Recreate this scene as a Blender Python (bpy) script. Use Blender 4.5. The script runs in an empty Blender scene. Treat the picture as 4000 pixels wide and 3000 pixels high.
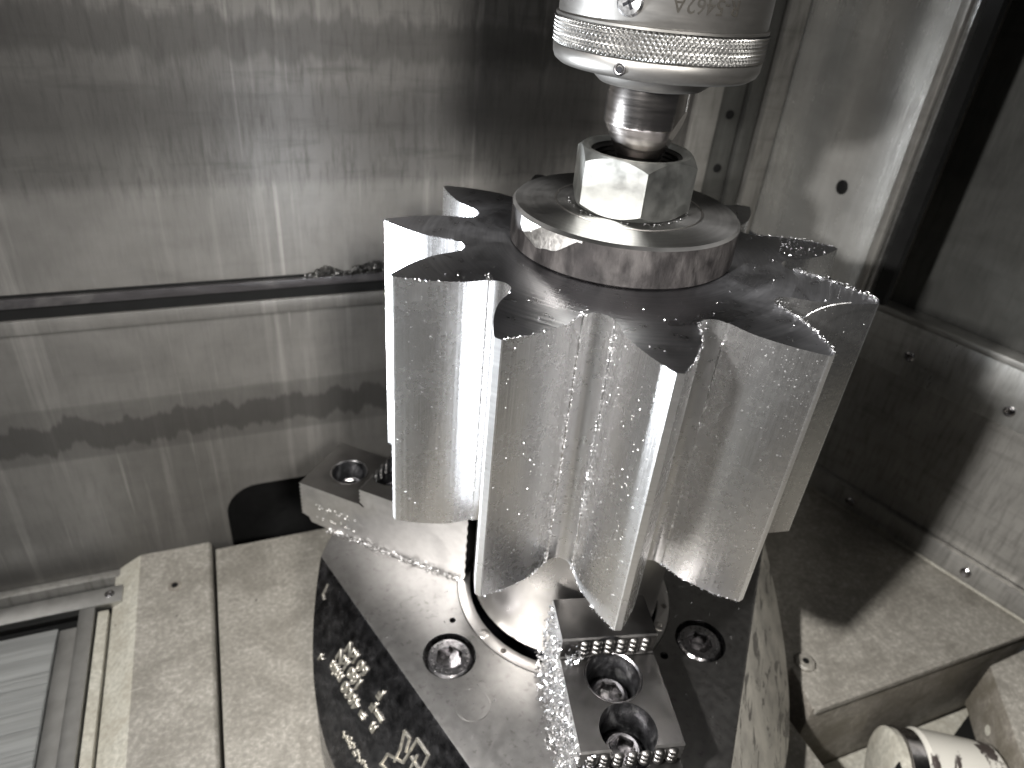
import bpy, bmesh, math, random
from mathutils import Vector, Matrix
from math import sin, cos, pi, radians, hypot, atan2

random.seed(7)
S = 0.1                      # one modelling unit (the gear's tip radius) is 100 mm
ROOM = radians(29.0)         # heading of the machine enclosure
sc = bpy.context.scene
COL = sc.collection

# ------------------------------------------------------------------ camera
cd = bpy.data.cameras.new('camera')
cam = bpy.data.objects.new('camera', cd)
COL.objects.link(cam)
cam.location = (-0.1427*S, -2.8359*S, 1.0605*S)
cam.rotation_euler = (1.0026, -0.0807, 0.143)
cd.sensor_width = 36.0
cd.lens = 2765.6/4000*36
cd.clip_start = 0.005
cd.clip_end = 50
cd.dof.use_dof = True
cd.dof.focus_distance = 0.235
cd.dof.aperture_fstop = 15.0
sc.camera = cam

# ------------------------------------------------------------------ world, lamps, exposure
w = bpy.data.worlds.new('World')
sc.world = w
w.use_nodes = True
w.node_tree.nodes['Background'].inputs[0].default_value = (0.95, 0.97, 1.0, 1)
w.node_tree.nodes['Background'].inputs[1].default_value = 0.022

def lamp(name, loc, target, size, size_y, power, col, spread=180):
    ld = bpy.data.lights.new(name, 'AREA')
    ld.shape = 'RECTANGLE'
    ld.size = size*S
    ld.size_y = size_y*S
    ld.energy = power
    ld.color = col
    ld.spread = radians(spread)
    o = bpy.data.objects.new(name, ld)
    COL.objects.link(o)
    o.location = Vector(loc)*S
    o.rotation_euler = (Vector(target)-Vector(loc)).to_track_quat('-Z', 'Y').to_euler()
    return o
lamp('work_lamp_left', (-3.2, -3.0, 2.3), (-0.3, -1.9, -3.0), 0.9, 1.5, 2.5, (1.0, 0.985, 0.96), 120)
lamp('low_led_lamp', (-4.1, -0.62, -1.65), (-0.3, -0.5, -0.45), 0.5, 0.5, 1.0, (0.90, 0.95, 1.0), 42)
lamp('work_lamp_right', (1.6, -4.8, 2.6), (-1.3, 1.2, -1.3), 0.7, 0.7, 0.65, (1.0, 0.97, 0.92), 55)
lamp('torch_lamp', (-1.35, -2.95, 1.35), (2.2, 0.3, -2.7), 0.14, 0.14, 1.5, (1.0, 0.98, 0.95), 92)

sc.view_settings.view_transform = 'Standard'
sc.view_settings.look = 'None'
sc.view_settings.exposure = 0.0
sc.view_settings.gamma = 1.0
sc.view_settings.use_curve_mapping = False
sc.cycles.use_denoising = True
sc.cycles.max_bounces = 8
sc.cycles.sample_clamp_indirect = 6.0

# ------------------------------------------------------------------ materials
def nt(name):
    m = bpy.data.materials.new(name)
    m.use_nodes = True
    t = m.node_tree
    return m, t.nodes, t.links, t.nodes['Principled BSDF']

def coords(n, l, scale, kind='Object'):
    tc = n.new('ShaderNodeTexCoord')
    mp = n.new('ShaderNodeMapping')
    mp.inputs['Scale'].default_value = tuple(s/S for s in scale)
    l.new(tc.outputs[kind], mp.inputs['Vector'])
    return mp.outputs['Vector']

def noise(n, l, vec, scale=1.0, detail=4.0, rough=0.55, dist=0.0):
    t = n.new('ShaderNodeTexNoise')
    t.inputs['Scale'].default_value = scale
    t.inputs['Detail'].default_value = detail
    t.inputs['Roughness'].default_value = rough
    t.inputs['Distortion'].default_value = dist
    l.new(vec, t.inputs['Vector'])
    return t.outputs['Fac']

def ramp(n, l, fac, stops):
    r = n.new('ShaderNodeValToRGB')
    e = r.color_ramp.elements
    while len(e) > 1:
        e.remove(e[-1])
    e[0].position = stops[0][0]
    c = stops[0][1]
    e[0].color = c if isinstance(c, tuple) else (c, c, c, 1)
    for p, c in stops[1:]:
        k = e.new(p)
        k.color = c if isinstance(c, tuple) else (c, c, c, 1)
    l.new(fac, r.inputs['Fac'])
    return r.outputs['Color']

def mixc(n, l, a, b, fac, mode='MIX'):
    m = n.new('ShaderNodeMix')
    m.data_type = 'RGBA'
    m.blend_type = mode
    for k, v in ((6, a), (7, b)):
        if isinstance(v, tuple):
            m.inputs[k].default_value = v
        else:
            l.new(v, m.inputs[k])
    if isinstance(fac, (int, float)):
        m.inputs[0].default_value = fac
    else:
        l.new(fac, m.inputs[0])
    return m.outputs[2]

def math2(n, l, op, a, b=None, clamp=False):
    m = n.new('ShaderNodeMath')
    m.operation = op
    m.use_clamp = clamp
    for k, v in ((0, a), (1, b)):
        if v is None:
            continue
        if isinstance(v, (int, float)):
            m.inputs[k].default_value = v
        else:
            l.new(v, m.inputs[k])
    return m.outputs[0]

def bump(n, l, h, strength, dist, bsdf, prev=None):
    b = n.new('ShaderNodeBump')
    b.inputs['Strength'].default_value = strength
    b.inputs['Distance'].default_value = dist*S
    l.new(h, b.inputs['Height'])
    if prev is not None:
        l.new(prev, b.inputs['Normal'])
    l.new(b.outputs['Normal'], bsdf.inputs['Normal'])
    return b.outputs['Normal']

def metal(name, col, rough, grain=(14, 14, 14), gdet=5, cvar=0.15, rvar=0.12, bstr=0.15, bdist=0.004,
          blot=(3, 3, 3), blotcol=None, blotamt=0.0, metallic=1.0, blotpos=(0.5, 0.65)):
    m, n, l, b = nt(name)
    g = noise(n, l, coords(n, l, grain), 1.0, gdet)
    bl = noise(n, l, coords(n, l, blot), 1.0, 5, 0.6, 0.4)
    c0 = tuple(max(0, c*(1-cvar)) for c in col)+(1,)
    c1 = tuple(min(1, c*(1+cvar)) for c in col)+(1,)
    c = ramp(n, l, g, [(0.3, c0), (0.7, c1)])
    if blotcol:
        f = ramp(n, l, bl, [(blotpos[0], 0.0), (blotpos[1], blotamt)])
        c = mixc(n, l, c, blotcol+(1,), f)
    l.new(c, b.inputs['Base Color'])
    b.inputs['Metallic'].default_value = metallic
    r = ramp(n, l, mixc(n, l, g, bl, 0.5), [(0.3, max(0.03, rough-rvar)), (0.7, rough+rvar)])
    l.new(r, b.inputs['Roughness'])
    if bstr:
        bump(n, l, g, bstr, bdist, b)
    return m

M = {}
# milled flanks: tool lines along the tooth, oily smears
def flank():
    m, n, l, b = nt('milled_steel')
    lines = noise(n, l, coords(n, l, (55, 55, 0.25)), 1.0, 3, 0.6)
    fine = noise(n, l, coords(n, l, (40, 40, 40)), 1.0, 4)
    smear = noise(n, l, coords(n, l, (3.2, 3.2, 1.8)), 1.0, 5, 0.6, 1.2)
    c = ramp(n, l, smear, [(0.3, (0.62, 0.615, 0.62, 1)), (0.5, (0.70, 0.695, 0.70, 1)), (0.7, (0.75, 0.745, 0.74, 1))])
    c = mixc(n, l, c, (0.42, 0.40, 0.38, 1), ramp(n, l, lines, [(0.55, 0.0), (0.8, 0.18)]))
    l.new(c, b.inputs['Base Color'])
    b.inputs['Metallic'].default_value = 1.0
    r = ramp(n, l, mixc(n, l, smear, fine, 0.4), [(0.3, 0.31), (0.5, 0.27), (0.7, 0.24)])
    l.new(r, b.inputs['Roughness'])
    p = bump(n, l, lines, 0.22, 0.006, b)
    bump(n, l, fine, 0.15, 0.004, b, p)
    return m
M['flank'] = flank()

def turned(name, col, rough, ring=70.0, rings=0.3, blot=0.3):
    m, n, l, b = nt(name)
    tc = n.new('ShaderNodeTexCoord')
    sx = n.new('ShaderNodeSeparateXYZ')
    l.new(tc.outputs['Object'], sx.inputs[0])
    d = math2(n, l, 'SQRT', math2(n, l, 'ADD', math2(n, l, 'MULTIPLY', sx.outputs[0], sx.outputs[0]),
                                  math2(n, l, 'MULTIPLY', sx.outputs[1], sx.outputs[1])))
    cb = n.new('ShaderNodeCombineXYZ')
    l.new(math2(n, l, 'MULTIPLY', d, ring/S), cb.inputs[0])
    g = noise(n, l, cb.outputs[0], 1.0, 3, 0.6)
    bl = noise(n, l, coords(n, l, (4, 4, 4)), 1.0, 5, 0.6, 0.5)
    c = ramp(n, l, g, [(0.3, tuple(x*0.8 for x in col)+(1,)), (0.7, tuple(min(1, x*1.15) for x in col)+(1,))])
    c = mixc(n, l, c, tuple(x*0.55 for x in col)+(1,), ramp(n, l, bl, [(0.5, 0.0), (0.7, blot)]))
    l.new(c, b.inputs['Base Color'])
    b.inputs['Metallic'].default_value = 1.0
    l.new(ramp(n, l, bl, [(0.3, rough-0.08), (0.7, rough+0.1)]), b.inputs['Roughness'])
    b.inputs['Anisotropic'].default_value = 0.75
    tg = n.new('ShaderNodeCombineXYZ')
    l.new(math2(n, l, 'MULTIPLY', sx.outputs[1], -1.0), tg.inputs[0])
    l.new(sx.outputs[0], tg.inputs[1])
    vt = n.new('ShaderNodeVectorTransform')
    vt.vector_type = 'VECTOR'
    vt.convert_from = 'OBJECT'
    vt.convert_to = 'WORLD'
    l.new(tg.outputs[0], vt.inputs[0])
    l.new(vt.outputs[0], b.inputs['Tangent'])
    bump(n, l, g, rings, 0.004, b)
    return m
M['gear_top'] = turned('turned_steel_face', (0.25, 0.25, 0.265), 0.30)
M['washer_top'] = turned('turned_washer_face', (0.145, 0.143, 0.141), 0.38, 45, 0.2)
M['hub'] = turned('turned_hub_steel', (0.40, 0.39, 0.38), 0.32, 10, 0.0, 0.1)
M['land'] = metal('turned_tip_land', (0.86, 0.86, 0.87), 0.30, (4, 4, 70), 3, 0.05, 0.05, 0.1, 0.003)
M['scale'] = metal('mill_scale', (0.014, 0.0125, 0.0125), 0.6, (16, 16, 7), 8, 0.6, 0.15, 0.7, 0.014, (7, 7, 3), (0.05, 0.046, 0.045), 0.8, 0.2)
M['scale'].node_tree.nodes['Principled BSDF'].inputs['Specular IOR Level'].default_value = 0.2
M['lit_patch'] = metal('lit_edge_steel', (0.55, 0.535, 0.51), 0.4, (50, 50, 50), 5, 0.2, 0.1, 0.6, 0.006)  # paler steel colour for the light painted on the washer edge
M['nut'] = metal('zinc_steel', (0.42, 0.425, 0.408), 0.38, (22, 22, 22), 6, 0.12, 0.08, 0.18, 0.004, (6, 6, 6), (0.33, 0.335, 0.32), 0.4)
M['thread'] = metal('dark_thread', (0.06, 0.058, 0.056), 0.45)
M['quill'] = metal('satin_steel', (0.19, 0.184, 0.176), 0.46, (10, 10, 60), 5, 0.06, 0.06, 0.05, 0.003, (4, 4, 5), (0.14, 0.133, 0.126), 0.5, 0.95)
M['knurl'] = metal('knurled_steel', (0.25, 0.246, 0.24), 0.33, (20, 20, 20), 4, 0.1, 0.06, 0.05, 0.003)
M['tip'] = metal('polished_steel', (0.62, 0.58, 0.56), 0.18, (8, 8, 90), 4, 0.08, 0.05, 0.1, 0.003)
M['tip_dark'] = metal('oily_dark_steel', (0.045, 0.042, 0.04), 0.35, (20, 20, 20))
M['ink'] = metal('etched_marking', (0.010, 0.008, 0.005), 0.8, metallic=0.0)
M['chuck'] = metal('ground_chuck_steel', (0.175, 0.17, 0.165), 0.40, (24, 24, 24), 6, 0.10, 0.05, 0.10, 0.004, (30, 30, 30), (0.09, 0.085, 0.08), 0.6, blotpos=(0.58, 0.68))
M['chuck_side'] = metal('oiled_dark_steel', (0.24, 0.235, 0.245), 0.26, (18, 18, 18), 7, 0.45, 0.12, 0.35, 0.006, (9, 9, 9), (0.06, 0.06, 0.065), 0.85, blotpos=(0.42, 0.62))
def facet_worn():
    m, n, l, b = nt('scraped_pale_steel')
    a = noise(n, l, coords(n, l, (16, 5, 16)), 1.0, 5, 0.65, 0.6)
    g = noise(n, l, coords(n, l, (6, 6, 6)), 1.0, 5, 0.6)
    c = ramp(n, l, g, [(0.35, (0.30, 0.285, 0.255, 1)), (0.65, (0.50, 0.475, 0.42, 1))])
    f = ramp(n, l, a, [(0.55, 0.0), (0.60, 0.85)])
    l.new(mixc(n, l, c, (0.07, 0.065, 0.06, 1), f), b.inputs['Base Color'])
    b.inputs['Metallic'].default_value = 0.25
    b.inputs['Roughness'].default_value = 0.42
    bump(n, l, a, 0.3, 0.005, b)
    return m
M['facet_worn'] = facet_worn()
M['ring'] = metal('ground_ring_steel', (0.50, 0.48, 0.465), 0.34, (12, 12, 12), 5, 0.06, 0.06, 0.04, 0.003)
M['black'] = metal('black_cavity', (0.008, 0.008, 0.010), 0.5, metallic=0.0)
M['jaw'] = metal('blackened_jaw_steel', (0.11, 0.106, 0.104), 0.36, (16, 16, 16), 6, 0.12, 0.08, 0.12, 0.004, (6, 6, 6), (0.12, 0.115, 0.11), 0.6)
M['jaw_side'] = metal('ground_jaw_side', (0.56, 0.55, 0.545), 0.36, (20, 20, 20), 5, 0.1, 0.08, 0.12, 0.004, (5, 5, 5), (0.38, 0.37, 0.37), 0.5)
M['bolt'] = metal('oiled_bolt_steel', (0.28, 0.27, 0.275), 0.22, (25, 25, 25), 5, 0.3, 0.1, 0.25, 0.005, (9, 9, 9), (0.10, 0.10, 0.10), 0.7)
M['bore'] = metal('oily_bore_wall', (0.10, 0.10, 0.105), 0.42, (22, 22, 14), 7, 0.5, 0.12, 0.9, 0.012, (14, 14, 9), (0.38, 0.38, 0.38), 0.8, blotpos=(0.56, 0.66))
M['bright'] = metal('bright_chip_steel', (0.78, 0.78, 0.79), 0.22, (40, 40, 40), 3, 0.1, 0.1, 0.0)
M['dark_chip'] = metal('dark_oily_chips', (0.12, 0.118, 0.115), 0.35, (40, 40, 40), 3, 0.5, 0.1, 0.0)
M['emboss'] = metal('worn_raised_lettering', (0.66, 0.63, 0.56), 0.42, (60, 60, 60), 3, 0.1, 0.1, 0.2, 0.003)

m, n, l, b = nt('coolant_film')
b.inputs['Base Color'].default_value = (0.78, 0.78, 0.79, 1)
b.inputs['Metallic'].default_value = 1.0
b.inputs['Roughness'].default_value = 0.30
M['water'] = m

# back wall sheet: oily vertical runs, horizontal tide marks, dirt specks
def wall_mat(name, base, dirt, metallic=0.55, rough=0.48, bands=True, runs=0.5):
    m, n, l, b = nt(name)
    streak = noise(n, l, coords(n, l, (9, 9, 0.28)), 1.0, 5, 0.6)
    fine = noise(n, l, coords(n, l, (26, 26, 4)), 1.0, 5, 0.65)
    horiz = noise(n, l, coords(n, l, (1.6, 1.6, 11)), 1.0, 4, 0.6)
    cloud = noise(n, l, coords(n, l, (1.3, 1.3, 1.6)), 1.0, 5, 0.6, 0.4)
    c = ramp(n, l, cloud, [(0.3, tuple(x*0.72 for x in base)+(1,)), (0.7, tuple(x*1.12 for x in base)+(1,))])
    c = mixc(n, l, c, tuple(min(1, x*1.9) for x in base)+(1,), ramp(n, l, streak, [(0.56, 0.0), (0.72, runs)]))
    drip = noise(n, l, coords(n, l, (17, 17, 0.35)), 1.0, 3, 0.55)
    c = mixc(n, l, c, tuple(min(1, x*2.3) for x in base)+(1,), ramp(n, l, drip, [(0.66, 0.0), (0.74, runs*0.8)]))
    fd = ramp(n, l, fine, [(0.48, 0.0), (0.70, 0.6)])
    hd = ramp(n, l, horiz, [(0.52, 0.0), (0.70, 0.40)])
    if bands:
        tc = n.new('ShaderNodeTexCoord')
        sx = n.new('ShaderNodeSeparateXYZ')
        l.new(tc.outputs['Object'], sx.inputs[0])
        zu = math2(n, l, 'DIVIDE', sx.outputs[2], S)
        rag = noise(n, l, coords(n, l, (6, 6, 0.4)), 1.0, 5, 0.65)
        t = math2(n, l, 'DIVIDE', math2(n, l, 'ADD', zu, 3.0), 4.0, True)
        zr = math2(n, l, 'ADD', zu, math2(n, l, 'MULTIPLY', math2(n, l, 'SUBTRACT', rag, 0.5), 0.34))
        tr = math2(n, l, 'DIVIDE', math2(n, l, 'ADD', zr, 3.0), 4.0, True)
        topm = ramp(n, l, t, [(0.0, 0.25), (0.66, 0.22), (0.69, 1.0), (1.0, 1.0)])
        fd = mixc(n, l, (0, 0, 0, 1), fd, topm)
        hd = mixc(n, l, (0, 0, 0, 1), hd, topm)
        # level tide marks, then the ragged dark core left by drying coolant
        band = ramp(n, l, t, [(0.0, 0.70), (0.10, 0.42), (0.18, 0.22), (0.243, 0.16), (0.247, 0.50), (0.27, 0.50), (0.343, 0.42), (0.346, 0.10), (0.45, 0.06),
                              (0.470, 0.04), (0.474, 0.42), (0.480, 0.10), (0.50, 0.0), (0.675, 0.08), (0.688, 0.45), (0.735, 0.65), (0.765, 0.85), (0.80, 0.82), (0.825, 0.62), (0.86, 0.70), (0.885, 0.65), (0.90, 0.48), (1.0, 0.65)])
        core = ramp(n, l, tr, [(0.262, 0.0), (0.268, 0.62), (0.312, 0.62), (0.318, 0.0), (0.845, 0.0), (0.855, 0.5), (0.895, 0.5), (0.905, 0.0)])
        c = mixc(n, l, c, dirt+(1,), math2(n, l, 'MULTIPLY', band, 0.9))
        c = mixc(n, l, c, dirt+(1,), core)
    c = mixc(n, l, c, dirt+(1,), fd)
    c = mixc(n, l, c, dirt+(1,), hd)
    l.new(c, b.inputs['Base Color'])
    b.inputs['Metallic'].default_value = metallic
    l.new(ramp(n, l, mixc(n, l, fine, cloud, 0.5), [(0.3, rough-0.1), (0.7, rough+0.12)]), b.inputs['Roughness'])
    bump(n, l, fine, 0.25, 0.006, b)
    return m
M['wall'] = wall_mat('dirty_steel_sheet', (0.185, 0.178, 0.168), (0.04, 0.038, 0.036))
M['panel'] = wall_mat('brushed_cover_sheet', (0.62, 0.62, 0.60), (0.25, 0.24, 0.225), 0.85, 0.33, False, 0.2)
M['column'] = wall_mat('bright_column_sheet', (0.66, 0.655, 0.63), (0.45, 0.44, 0.42), 0.65, 0.24, False, 0.15)
M['panel_dull'] = wall_mat('dull_grey_sheet', (0.33, 0.32, 0.30), (0.12, 0.115, 0.105), 0.6, 0.42, False, 0.15)
M['panel_dark'] = wall_mat('dark_door_sheet', (0.10, 0.10, 0.094), (0.05, 0.05, 0.046), 0.5, 0.45, False, 0.1)
M['trim'] = metal('aluminium_trim', (0.58, 0.58, 0.57), 0.34, (12, 12, 50), 5, 0.1, 0.08, 0.1, 0.003)
M['trim_dull'] = metal('dull_flange', (0.30, 0.295, 0.28), 0.42, (12, 12, 50), 5, 0.15, 0.08, 0.1, 0.003, metallic=0.6)
M['rail'] = metal('painted_dark_rail', (0.04, 0.037, 0.039), 0.45, (10, 10, 30), 5, 0.2, 0.1, 0.2, 0.005, (4, 4, 4), (0.12, 0.115, 0.11), 0.5, 0.2)
M['slat'] = metal('waycover_steel', (0.28, 0.285, 0.28), 0.36, (1.2, 40, 40), 5, 0.2, 0.1, 0.15, 0.004, metallic=0.45)
M['rubber'] = metal('black_rubber', (0.008, 0.008, 0.008), 0.7, metallic=0.0, bstr=0)
M['rubber'].node_tree.nodes['Principled BSDF'].inputs['Specular IOR Level'].default_value = 0.12
M['black'].node_tree.nodes['Principled BSDF'].inputs['Specular IOR Level'].default_value = 0.15

def paint(name, base, speck, dirt, amt=0.5):
    m, n, l, b = nt(name)
    sp = noise(n, l, coords(n, l, (36, 36, 36)), 1.0, 6, 0.68)
    cl = noise(n, l, coords(n, l, (3.0, 3.0, 3.0)), 1.0, 6, 0.65, 0.8)
    sc_ = noise(n, l, coords(n, l, (3, 40, 12)), 1.0, 3, 0.6)
    c = ramp(n, l, sp, [(0.36, tuple(x*0.76 for x in base)+(1,)), (0.52, base+(1,)), (0.64, speck+(1,))])
    c = mixc(n, l, c, dirt+(1,), ramp(n, l, cl, [(0.42, 0.0), (0.60, amt)]))
    c = mixc(n, l, c, speck+(1,), ramp(n, l, sc_, [(0.66, 0.0), (0.74, 0.5)]))
    pin = noise(n, l, coords(n, l, (11, 11, 11)), 1.0, 2, 0.5)
    c = mixc(n, l, c, tuple(x*0.35 for x in dirt)+(1,), ramp(n, l, pin, [(0.74, 0.0), (0.78, 0.8)]))
    l.new(c, b.inputs['Base Color'])
    l.new(ramp(n, l, cl, [(0.3, 0.42), (0.7, 0.62)]), b.inputs['Roughness'])
    bump(n, l, sp, 0.6, 0.010, b)
    return m
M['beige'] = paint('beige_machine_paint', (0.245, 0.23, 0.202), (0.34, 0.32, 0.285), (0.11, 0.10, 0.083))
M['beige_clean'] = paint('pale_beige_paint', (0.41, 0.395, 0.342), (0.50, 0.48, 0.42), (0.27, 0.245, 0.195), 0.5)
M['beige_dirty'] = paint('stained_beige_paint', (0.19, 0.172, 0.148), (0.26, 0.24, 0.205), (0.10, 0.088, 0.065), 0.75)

def worn():
    m, n, l, b = nt('flaking_white_paint')
    a = noise(n, l, coords(n, l, (10, 3.5, 10)), 1.0, 5, 0.6, 0.5)
    f = ramp(n, l, a, [(0.53, 0.0), (0.555, 1.0)])
    l.new(mixc(n, l, (0.52, 0.50, 0.45, 1), (0.045, 0.035, 0.032, 1), f), b.inputs['Base Color'])
    b.inputs['Roughness'].default_value = 0.45
    bump(n, l, f, 0.5, 0.006, b)
    return m
M['worn'] = worn()

# ------------------------------------------------------------------ helpers
def link(name, me, mat, parent=None, loc=(0, 0, 0), rot=(0, 0, 0), sharp=35, smooth=True):
    if mat is not None and len(me.materials) == 0:
        me.materials.append(M[mat] if isinstance(mat, str) else mat)
    if smooth:
        for p in me.polygons:
            p.use_smooth = True
        me.set_sharp_from_angle(angle=radians(sharp))
    o = bpy.data.objects.new(name, me)
    COL.objects.link(o)
    o.location = Vector(loc)*S
    o.rotation_euler = rot
    if parent is not None:
        o.parent = parent
    return o

def mesh(verts, faces, recalc=True):
    me = bpy.data.meshes.new('mesh')
    me.from_pydata([(v[0]*S, v[1]*S, v[2]*S) for v in verts], [], faces)
    if recalc:
        bm = bmesh.new()
        bm.from_mesh(me)
        bmesh.ops.recalc_face_normals(bm, faces=bm.faces)
        bm.to_mesh(me)
        bm.free()
    me.update()
    return me

def from_bm(bm):
    me = bpy.data.meshes.new('mesh')
    bmesh.ops.scale(bm, vec=(S, S, S), verts=bm.verts)
    bm.to_mesh(me)
    bm.free()
    return me

def bevel_bm(bm, w, seg=2, ang=25):
    ed = [e for e in bm.edges if len(e.link_faces) == 2 and e.calc_face_angle(0) > radians(ang)]
    if ed and w > 0:
        bmesh.ops.bevel(bm, geom=ed, offset=w, segments=seg, affect='EDGES', profile=0.6)

def box_me(x0, x1, y0, y1, z0, z1, bev=0.004):
    bm = bmesh.new()
    bmesh.ops.create_cube(bm, size=1.0)
    bmesh.ops.scale(bm, vec=(x1-x0, y1-y0, z1-z0), verts=bm.verts)
    bmesh.ops.translate(bm, vec=((x0+x1)/2, (y0+y1)/2, (z0+z1)/2), verts=bm.verts)
    bevel_bm(bm, bev)
    return from_bm(bm)

def prism_bm(poly, z0, z1):
    bm = bmesh.new()
    lo = [bm.verts.new((x, y, z0)) for x, y in poly]
    hi = [bm.verts.new((x, y, z1)) for x, y in poly]
    k = len(poly)
    bm.faces.new(lo[::-1])
    bm.faces.new(hi)
    for i in range(k):
        bm.faces.new((lo[i], lo[(i+1) % k], hi[(i+1) % k], hi[i]))
    bmesh.ops.recalc_face_normals(bm, faces=bm.faces)
    return bm

def lathe_me(prof, seg=64, cap0=True, cap1=True):
    vs, fs = [], []
    for r, z in prof:
        for i in range(seg):
            a = 2*pi*i/seg
            vs.append((r*cos(a), r*sin(a), z))
    for j in range(len(prof)-1):
        for i in range(seg):
            k = (i+1) % seg
            fs.append((j*seg+i, j*seg+k, (j+1)*seg+k, (j+1)*seg+i))
    if cap0:
        fs.append(tuple(range(seg))[::-1])
    if cap1:
        fs.append(tuple(range((len(prof)-1)*seg, len(prof)*seg)))
    return mesh(vs, fs)

def cyl_bm(r, z0, z1, x=0, y=0, seg=48):
    return prism_bm([(x+r*cos(2*pi*i/seg), y+r*sin(2*pi*i/seg)) for i in range(seg)], z0, z1)

def boolean(base_bm, cutters):
    """base minus cutters (bmeshes in modelling units) -> mesh in metres"""
    tmp = []
    o = bpy.data.objects.new('tmp', from_bm(base_bm))
    COL.objects.link(o)
    tmp.append(o)
    for c in cutters:
        k = bpy.data.objects.new('tmp', from_bm(c))
        COL.objects.link(k)
        tmp.append(k)
        md = o.modifiers.new('b', 'BOOLEAN')
        md.operation = 'DIFFERENCE'
        md.solver = 'EXACT'
        md.object = k
    dg = bpy.context.evaluated_depsgraph_get()
    me = bpy.data.meshes.new_from_object(o.evaluated_get(dg))
    for t in tmp:
        bpy.data.objects.remove(t)
    return me

def thing(name, label, cat, loc=(0, 0, 0), rotz=0.0, group=None):
    o = bpy.data.objects.new(name, None)
    o.empty_display_size = 0.02
    COL.objects.link(o)
    o.location = Vector(loc)*S
    o.rotation_euler = (0, 0, rotz)
    o['label'] = label
    o['category'] = cat
    if group:
        o['group'] = group
    return o

def tag(o, label, cat, group=None):
    o['label'] = label
    o['category'] = cat
    if group:
        o['group'] = group
    return o

def struct(o, label=None):
    o['kind'] = 'structure'
    if label:
        o['label'] = label
    return o

def shards(points, size, flat=0.35, rnd=random, up=0.6):
    """little bent flakes of swarf; points: (x,y,z) -> one mesh"""
    vs, fs = [], []
    for p in points:
        s = size*rnd.uniform(0.4, 1.4)
        ax = Vector((rnd.gauss(0, 1), rnd.gauss(0, 1), rnd.gauss(0, up)))
        ax.normalize()
        q = ax.orthogonal().normalized()
        q.rotate(Matrix.Rotation(rnd.uniform(0, 6.28), 3, ax))
        t = ax.cross(q)
        P = Vector(p)
        k = len(vs)
        a = P-ax*s
        b_ = P+ax*s
        mid = P+t*s*rnd.uniform(0.1, 0.5)
        for v in (a, mid+q*s*flat, b_, mid-q*s*flat, mid+t*s*0.15):
            vs.append(tuple(v))
        fs += [(k, k+1, k+4), (k+1, k+2, k+4), (k+2, k+3, k+4), (k+3, k, k+4), (k, k+3, k+2, k+1)]
    return mesh(vs, fs, False)

def domes(items):
    """droplets: (pos, normal, radius)"""
    vs, fs = [], []
    for p, nrm, r in items:
        nrm = Vector(nrm).normalized()
        q = nrm.orthogonal().normalized()
        t = nrm.cross(q)
        P = Vector(p)
        k = len(vs)
        for rr, h in ((1.0, -0.05), (0.72, 0.42)):
            for i in range(7):
                a = 2*pi*i/7
                vs.append(tuple(P+(q*cos(a)+t*sin(a))*r*rr+nrm*r*h))
        vs.append(tuple(P+nrm*r*0.62))
        for i in range(7):
            j = (i+1) % 7
            fs.append((k+i, k+j, k+7+j, k+7+i))
            fs.append((k+7+i, k+7+j, k+14))
    return mesh(vs, fs, False)

def text_mesh(body, size, extrude, bevel=0.0):
    cu = bpy.data.curves.new('t', 'FONT')
    cu.body = body
    cu.size = size
    cu.extrude = extrude
    cu.bevel_depth = bevel
    cu.resolution_u = 3
    cu.align_x = 'CENTER'
    cu.align_y = 'CENTER'
    o = bpy.data.objects.new('t', cu)
    COL.objects.link(o)
    dg = bpy.context.evaluated_depsgraph_get()
    me = bpy.data.meshes.new_from_object(o.evaluated_get(dg))
    bpy.data.objects.remove(o)
    return me     # in modelling units

def map_mesh(me, fn):
    for v in me.vertices:
        v.co = Vector(fn(v.co))*S
    return me

def hex_socket_screw(r, h, hexr, depth, seg=48, cham=0.012):
    """cap screw head with its top at z=0, body below"""
    vs, fs = [], []
    def ring(fn, z):
        k = len(vs)
        for i in range(seg):
            a = 2*pi*i/seg
            rr = fn(a)
            vs.append((rr*cos(a), rr*sin(a), z))
        return k
    def hexa(a):
        t = (a % (pi/3))-pi/6
        return hexr*cos(pi/6)/cos(t)
    ks = [ring(lambda a: r, -h), ring(lambda a: r, -cham), ring(lambda a: r-cham, 0.0), ring(lambda a: hexa(a)+0.006, 0.0),
          ring(hexa, -0.008), ring(hexa, -depth)]
    for a, c in zip(ks[:-1], ks[1:]):
        for i in range(seg):
            j = (i+1) % seg
            fs.append((a+i, a+j, c+j, c+i))
    fs.append(tuple(range(ks[-1], ks[-1]+seg)))
    return mesh(vs, fs)

# ================================================================== SETTING (machine enclosure)
# room frame: x = along the back wall, y = into the wall, z = up   (object rotated by ROOM)
RR = (0, 0, ROOM)
def rbox(name, x0, x1, n0, n1, z0, z1, mat, parent=None, bev=0.004):
    return link(name, box_me(x0, x1, -n1, -n0, z0, z1, bev), mat, parent, rot=RR if parent is None else (0, 0, 0))

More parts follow.
